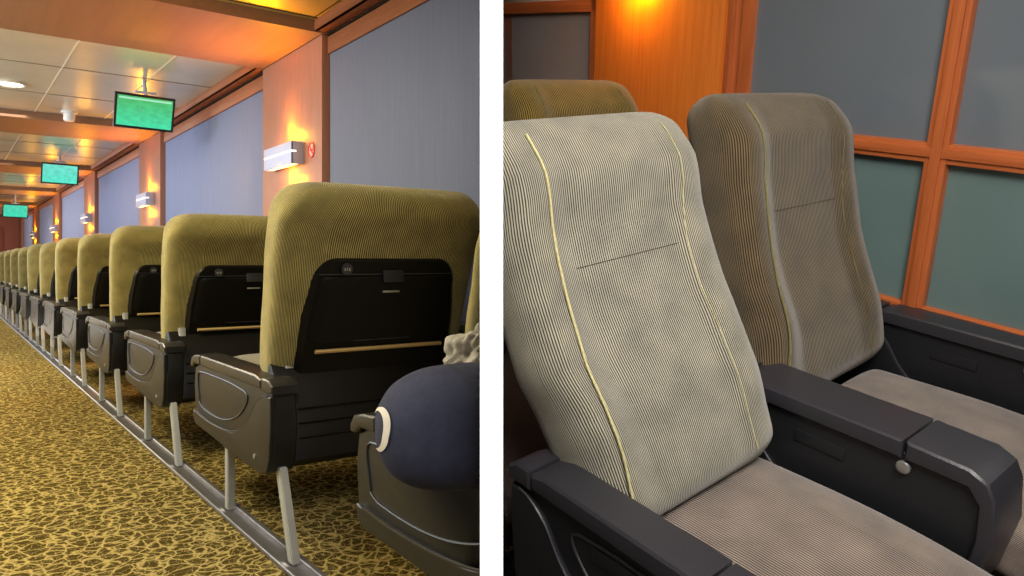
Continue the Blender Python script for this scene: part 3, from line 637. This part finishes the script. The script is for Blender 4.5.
def band(x0, x1, hwid, k, p0, p1, name, mat, bulge=0.0):
    """strip over the bag: constant local x plane between two angles"""
    bm = bmesh.new(); prev = None; n = 28
    for i in range(n + 1):
        an = p0 + (p1 - p0) * i / n; row = []
        for j in range(5):
            xx = x0 + (x1 - x0) * i / n + bulge * math.sin(PI * i / n) + (j - 2) / 2 * hwid * math.sin(PI * min(1, max(0.08, i / n)))**.5
            rr = math.sqrt(max(0.0, 1 - min(1, abs(xx)) ** (1 / .82 * 2))) ** .82 if False else math.sqrt(max(0, 1 - (abs(xx) ** (1 / .82)) ** 2))
            p = Vector((0, math.sin(an) * rr, math.cos(an) * rr)); p = Vector([math.copysign(abs(c) ** .82, c) for c in p]); p.x = xx
            row.append(bm.verts.new(R0 @ Vector((p.x * RX * k, p.y * RY * k, p.z * RZ * k))))
        if prev:
            for j in range(4): bm.faces.new((prev[j], prev[j + 1], row[j + 1], row[j]))
        prev = row
    return link(name, bm, mat, bagb, 80)
band(-0.93, -0.95, 0.045, 1.02, math.radians(-38), math.radians(-112), 'white_stripe', M['stripe'], 0.17)
band(-0.12, 0.42, 0.010, 1.012, math.radians(5), math.radians(-80), 'seam_binding', M['navy_dark'])
bm = bmesh.new()      # carrying strap looped over the armrest
A_ = [Vector((0, -0.02, 0.05)), Vector((0.045, -0.02, 0.085)), Vector((0.09, -0.02, 0.098)), Vector((0.16, -0.02, 0.098)), Vector((0.215, -0.02, 0.085)), Vector((0.235, -0.02, 0.03)), Vector((0.235, -0.02, -0.05))]
rings = []
for p in A_: rings.append([bm.verts.new(p + Vector((0, dy, dz))) for dy, dz in ((-.014, 0), (.014, 0), (.014, .004), (-.014, .004))])
for A0, B0 in zip(rings, rings[1:]):
    for k in range(4): bm.faces.new((A0[k], A0[(k + 1) % 4], B0[(k + 1) % 4], B0[k]))
bm.faces.new(rings[0]); bm.faces.new(rings[-1])
link('carrying_strap', bm, M['navy_dark'], bag)
jc = ML.inverted() @ Vector((-0.03, 1.62, H - 0.20))
bm = blob((0, 0, 0), (0.09, 0.06, 0.055), cam_ax @ Matrix.Rotation(math.radians(-38), 4, 'Y'), 5, 0.5, 5, 2.6)
tagm(link('crumpled_jacket', bm, M['jacket'], None, 80), 'crumpled grey and white cloth behind the navy bag at the white partition', 'clothing', 'L', ML @ Matrix.Translation(jc))

# ================================================================ RIGHT LOUNGE (seats facing the camera, windows beyond)
FZ = -1.21
PR = dict(sgn=-1, hw=0.255, xc=-0.034, sh=-0.03, spine=[(-0.020, 0.405), (-0.088, 0.52), (-0.152, 0.66), (-0.232, 0.82), (-0.284, 0.95), (-0.328, 1.045)],
          width=[(0, .85), (.12, .88), (.30, .92), (.42, .97), (.6, .97), (.8, .96), (1, .94)], th=0.115, tht=[(0, .9), (.2, 1.1), (.5, 1.0), (.85, 1.15), (1, .95)], rc=0.052, bol=0.022, pip=0.0026,
          m_cover=M['cover_day'], m_pipe=M['piping'], m_seat=M['seat_cloth'], rear=False,
          cush=[(-0.10, 0.340), (0.20, 0.348), (0.40, 0.330), (0.46, 0.30)], cw=0.222, cth=0.12,
          arm_y0=-0.16, arm_y1=0.36, arm_zt=0.535, arm_z0=0.28, hood=.735, legs=[(-0.10, -0.14), (0.22, 0.22)], arms=[(-0.315, -0.238)], button=True)
RWA = 0.99; RU = 0.68
A = root('recliner_seat', 'large beige ribbed recliner in front, cream piping down its left side, with its armrests', 'seat', MR @ T3(RWA, RU, FZ), 'R', 'reclining seats facing the camera')
recliner('A', PR, A)
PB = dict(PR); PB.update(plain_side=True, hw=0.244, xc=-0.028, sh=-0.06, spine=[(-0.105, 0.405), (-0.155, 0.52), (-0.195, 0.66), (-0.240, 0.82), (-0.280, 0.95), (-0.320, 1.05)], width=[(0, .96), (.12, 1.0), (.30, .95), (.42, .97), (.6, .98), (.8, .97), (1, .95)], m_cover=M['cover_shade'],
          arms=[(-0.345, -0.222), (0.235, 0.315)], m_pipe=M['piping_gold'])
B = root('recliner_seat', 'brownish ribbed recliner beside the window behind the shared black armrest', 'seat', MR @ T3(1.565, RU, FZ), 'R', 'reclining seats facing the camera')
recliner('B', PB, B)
PC = dict(PB); PC.update(m_cover=M['cover_lamplit'])
Cc = root('recliner_seat', 'recliner in the row behind, rounded yellowish top showing below the small window', 'seat', MR @ T3(1.565, RU + 0.66, FZ), 'R', 'reclining seats facing the camera')
recliner('C', PC, Cc)
D = dup(A, MR @ T3(RWA, RU + 0.70, FZ), 'recliner in the row behind, dark cushion showing under the big beige back', 'R')

M['cloth_deep_shade'] = fabric('ribbed_deep_shade_cloth', lin(70, 52, 44), lin(24, 16, 14), 0.0058)  # shade on the row behind put into the cloth colour
for c in kids(D):
    if c.name.startswith(('seat_cushion', 'back_cushion')):
        c.material_slots[0].link = 'OBJECT'; c.material_slots[0].material = M['cloth_deep_shade']
bm = bmesh.new(); box(bm, -0.8, 1.95, -0.6, 2.6, FZ - 0.05, FZ); struct('floor', bm, M['carpet_red'], 'R')
bm = bmesh.new(); w = 0.90; box(bm, w - 0.03, w + 0.03, 0.1, 2.4, FZ, FZ + 0.008, 0.003); box(bm, w - 0.03, w - 0.017, 0.1, 2.4, FZ, FZ + 0.016, 0.003); box(bm, w + 0.017, w + 0.03, 0.1, 2.4, FZ, FZ + 0.016, 0.003)
tagm(link('floor_rail', bm, M['aluminium']), 'aluminium floor rail under the big beige recliner', 'rail', 'R', MR)

# window wall: plane w = 1.9
Wn = 1.90; k_ = Wn / 1.6
zsill = -0.575 * k_; ztr0, ztr1 = -0.270 * k_, -0.232 * k_
def frame(name_n, u0, u1, z0, z1, panes, mull=None, tr=None, g_hi=None, g_lo=None):
    r = root('window_%d' % name_n, 'window', 'window', MR, 'R', kind='structure')
    for k in ('label', 'category'): del r[k]
    b = 0.035
    bm = bmesh.new(); box(bm, Wn - 0.02, Wn + 0.03, u0, u0 + b, z0, z1, 0.003); box(bm, Wn - 0.02, Wn + 0.03, u1 - b, u1, z0, z1, 0.003)
    link('window_jamb', bm, M['cherry'], r)
    bm = bmesh.new(); box(bm, Wn - 0.02, Wn + 0.03, u0, u1, z0, z0 + 0.022, 0.003); box(bm, Wn - 0.02, Wn + 0.03, u0, u1, z1 - 0.04, z1, 0.003)
    link('window_rail', bm, M['cherry_h'], r)
    if mull:
        bm = bmesh.new(); box(bm, Wn - 0.026, Wn + 0.03, mull - 0.024, mull + 0.024, z0, z1, 0.003); box(bm, Wn - 0.032, Wn - 0.02, mull - 0.012, mull + 0.012, z0, z1, 0.003); link('mullion', bm, M['cherry'], r)
    if tr:
        bm = bmesh.new(); box(bm, Wn - 0.024, Wn + 0.03, u0, u1, tr[0], tr[1], 0.003); box(bm, Wn - 0.030, Wn - 0.02, u0, u1, tr[0] + 0.013, tr[1] - 0.010, 0.002); link('transom', bm, M['cherry_h'], r)
    for (a0, a1, c0, c1, m_) in panes:
        bm = bmesh.new(); box(bm, Wn, Wn + 0.008, a0, a1, c0, c1); link('glass_pane', bm, m_, r)
mu = 0.624 * k_
frame(1, -0.60, 1.092 * k_, zsill - 0.012, 0.75, [(mu, 1.09 * k_, ztr1, .75, M['glass_hi']), (mu, 1.09 * k_, zsill, ztr0, M['glass_lo']), (-0.6, mu, ztr1, .75, M['glass_hi']), (-0.6, mu, zsill, ztr0, M['glass_lo'])], mu, (ztr0, ztr1))
frame(2, 1.556 * k_, 2.55, zsill - 0.012, 0.080, [(1.556 * k_, 2.55, zsill, .075, M['glass_far'])])
bm = bmesh.new(); box(bm, Wn + 0.0, Wn + 0.03, 1.955 * k_, 1.99 * k_, zsill, 0.075); struct('trim_30', bm, M['cherry'], 'R')
bm = bmesh.new(); box(bm, Wn + 0.0, Wn + 0.02, 1.6 * k_, 2.55, 0.078, 0.9); struct('trim_31', bm, M['white_plastic'], 'R')
bm = bmesh.new(); box(bm, Wn - 0.03, Wn + 0.05, 1.136 * k_, 1.558 * k_, FZ, 0.9, 0.003); struct('trim_32', bm, M['pillar'], 'R')
bm = bmesh.new(); box(bm, Wn - 0.012, Wn + 0.05, 1.090 * k_, 1.138 * k_, FZ, 0.9, 0.003); box(bm, Wn - 0.024, Wn, 1.112 * k_, 1.124 * k_, FZ, 0.9, 0.002); struct('trim_33', bm, M['cherry'], 'R')
bm = bmesh.new(); box(bm, Wn + 0.03, Wn + 0.08, -0.6, 2.6, FZ, 1.0); struct('wall_window', bm, M['gap'], 'R')
# black ledge panel under the window
bm = bmesh.new(); box(bm, Wn - 0.03, Wn + 0.02, -0.6, 2.5, FZ, zsill - 0.010, 0.004); struct('wall_lower_panel', bm, M['plastic'], 'R')

# sconce above the frame on the pillar
rs = root('wall_sconce', 'pale box wall lamp just above the photo on the orange wood pillar', 'wall lamp', MR @ T3(Wn - 0.03, 1.40 * k_, 0.21), 'R'); sconce_parts(rs, Lh=0.15, hz=0.07, pr=0.08)
point('sconce_light', (Wn - 0.085, 1.40 * k_, 0.085), MR, 1.7, (1.0, 0.50, 0.0), 0.02)

# ================================================================ the white partition between the two lounges
bm = bmesh.new(); box(bm, -PT + 0.001, PT - 0.001, 0.853, 3.75, -0.55, 2.56)
o = link('wall_partition', bm, M['partition']); o['kind'] = 'structure'; SEC[o] = None
bm = bmesh.new(); box(bm, -PT, PT, 0.85, 0.853, -0.55, 2.56)       # white end cap of the partition, given a glow to stay pure white
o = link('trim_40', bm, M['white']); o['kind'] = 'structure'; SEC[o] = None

# ---------------------------------------------------------------- trim everything to its own side of the partition
PC_ = PT + 0.002
bpy.context.view_layer.update()
def all_desc(o):
    out = [o]
    for c in kids(o): out += all_desc(c)
    return out
for r in list(SEC):
    sec = SEC[r]
    if sec is None: continue
    s = -1 if sec == 'L' else 1
    objs = all_desc(r); dead = []
    for o in objs:
        if o.type != 'MESH': continue
        mw = o.matrix_world
        xs = [(mw @ v.co).x * s for v in o.data.vertices]
        if min(xs) >= PC_: continue
        if max(xs) <= PC_: dead.append(o); continue
        me = o.data.copy(); o.data = me
        bm = bmesh.new(); bm.from_mesh(me)
        inv = mw.inverted(); co = inv @ Vector((s * PC_, 0, 0)); no = (inv.to_3x3() @ Vector((s, 0, 0))).normalized()
        no = (mw.to_3x3().transposed() @ Vector((s, 0, 0))).normalized()
        g = bmesh.ops.bisect_plane(bm, geom=bm.verts[:] + bm.edges[:] + bm.faces[:], plane_co=co, plane_no=no, clear_inner=True, clear_outer=False)
        ed = [e for e in g['geom_cut'] if isinstance(e, bmesh.types.BMEdge)]
        try: bmesh.ops.holes_fill(bm, edges=ed, sides=0)
        except Exception: pass
        bm.to_mesh(me); bm.free()
    for o in dead:
        for c in kids(o):
            if c not in dead: dead.append(c)
    for o in dead: bpy.data.objects.remove(o, do_unlink=True)

# ================================================================ lights
WD = bpy.data.worlds.new('World'); C.world = WD; WD.use_nodes = True
WD.node_tree.nodes['Background'].inputs[0].default_value = (0.9, 0.9, 0.95, 1); WD.node_tree.nodes['Background'].inputs[1].default_value = 0.20
RX180 = Matrix.Identity(4)
def aim(p, q):
    d = (Vector(q) - Vector(p)).normalized(); return Matrix.Translation(p) @ d.to_track_quat('-Z', 'Y').to_matrix().to_4x4()
# left lounge: warm ceiling lights over the aisle
area('aisle_light', aim((-0.8, 2.4, 1.62), (-0.6, 2.6, -0.8)), ML, 0.8, 80, (1.0, 0.90, 0.58))
area('aisle_light', aim((-0.7, 6.2, 1.62), (-0.6, 6.2, -0.8)), ML, 1.2, 95, (1.0, 0.90, 0.66))
area('aisle_light', aim((-0.2, 11, 1.70), (-0.2, 11, -0.8)), ML, 2.0, 110, (1.0, 0.92, 0.74), 3)
area('aisle_light', aim((0.0, 19, 1.70), (0, 19, -0.8)), ML, 2.0, 150, (1.0, 0.88, 0.70), 8)
# broad light from the far side of the aisle, cool farther down
area('side_light', aim((-2.9, 3.8, 1.1), (0.8, 1.9, 0.2)), ML, 1.6, 125, (1.0, 0.86, 0.56), 1.0)
area('side_light', aim((-2.9, 5.0, 1.25), (2.3, 4.6, 1.0)), ML, 4.0, 80, (0.78, 0.86, 1.0), 0.6)
area('side_light', aim((-2.9, 8.0, 0.9), (2.3, 7.0, 0.5)), ML, 4.0, 120, (0.68, 0.82, 1.0), 1.2)
area('side_light', aim((-2.9, 16.0, 1.0), (2.3, 16.0, 0.6)), ML, 12.0, 220, (0.88, 0.90, 1.0), 1.2)
area('ceiling_fill', aim((-0.9, 3.6, 0.2), (-0.5, 3.4, 1.7)), ML, 1.5, 26, (1.0, 0.86, 0.6))  # unseen fills added to brighten the ceiling
area('ceiling_fill', aim((-1.2, 8.0, 0.0), (-0.6, 8.0, 1.7)), ML, 2.5, 38, (1.0, 0.94, 0.82), 5)
area('ceiling_fill', aim((-1.6, 18.0, -0.3), (-0.6, 18.0, 1.7)), ML, 2.5, 100, (1.0, 0.88, 0.7), 12)
area('end_wall_fill', aim((0.2, 27.0, 1.4), (0.6, 31.0, 0.3)), ML, 1.5, 60, (1.0, 0.86, 0.74))  # unseen fill added to lift the far end wall
# right lounge
area('cabin_light', aim((0.35, -0.2, 0.95), (1.2, 0.7, -0.6)), MR, 0.8, 17, (1.0, 0.95, 0.88)).data.spread = math.radians(95)
area('cabin_light', aim((0.9, 0.9, 1.05), (1.1, 0.9, -0.6)), MR, 0.7, 9, (1.0, 0.90, 0.76))

# ================================================================ camera
cd = bpy.data.cameras.new('camera'); cam = bpy.data.objects.new('camera', cd); col.objects.link(cam)
cam.location = (0, 0, H); cam.rotation_euler = (PI / 2, 0, 0)
cd.sensor_width = 36; cd.lens = F / 1024 * 36; cd.shift_x = (512 - CX) / 1024; cd.shift_y = (CY - 288) / 1024
cd.clip_start = 0.05; cd.clip_end = 100
C.camera = cam
C.view_settings.view_transform = 'Standard'; C.view_settings.look = 'None'; C.view_settings.exposure = 0
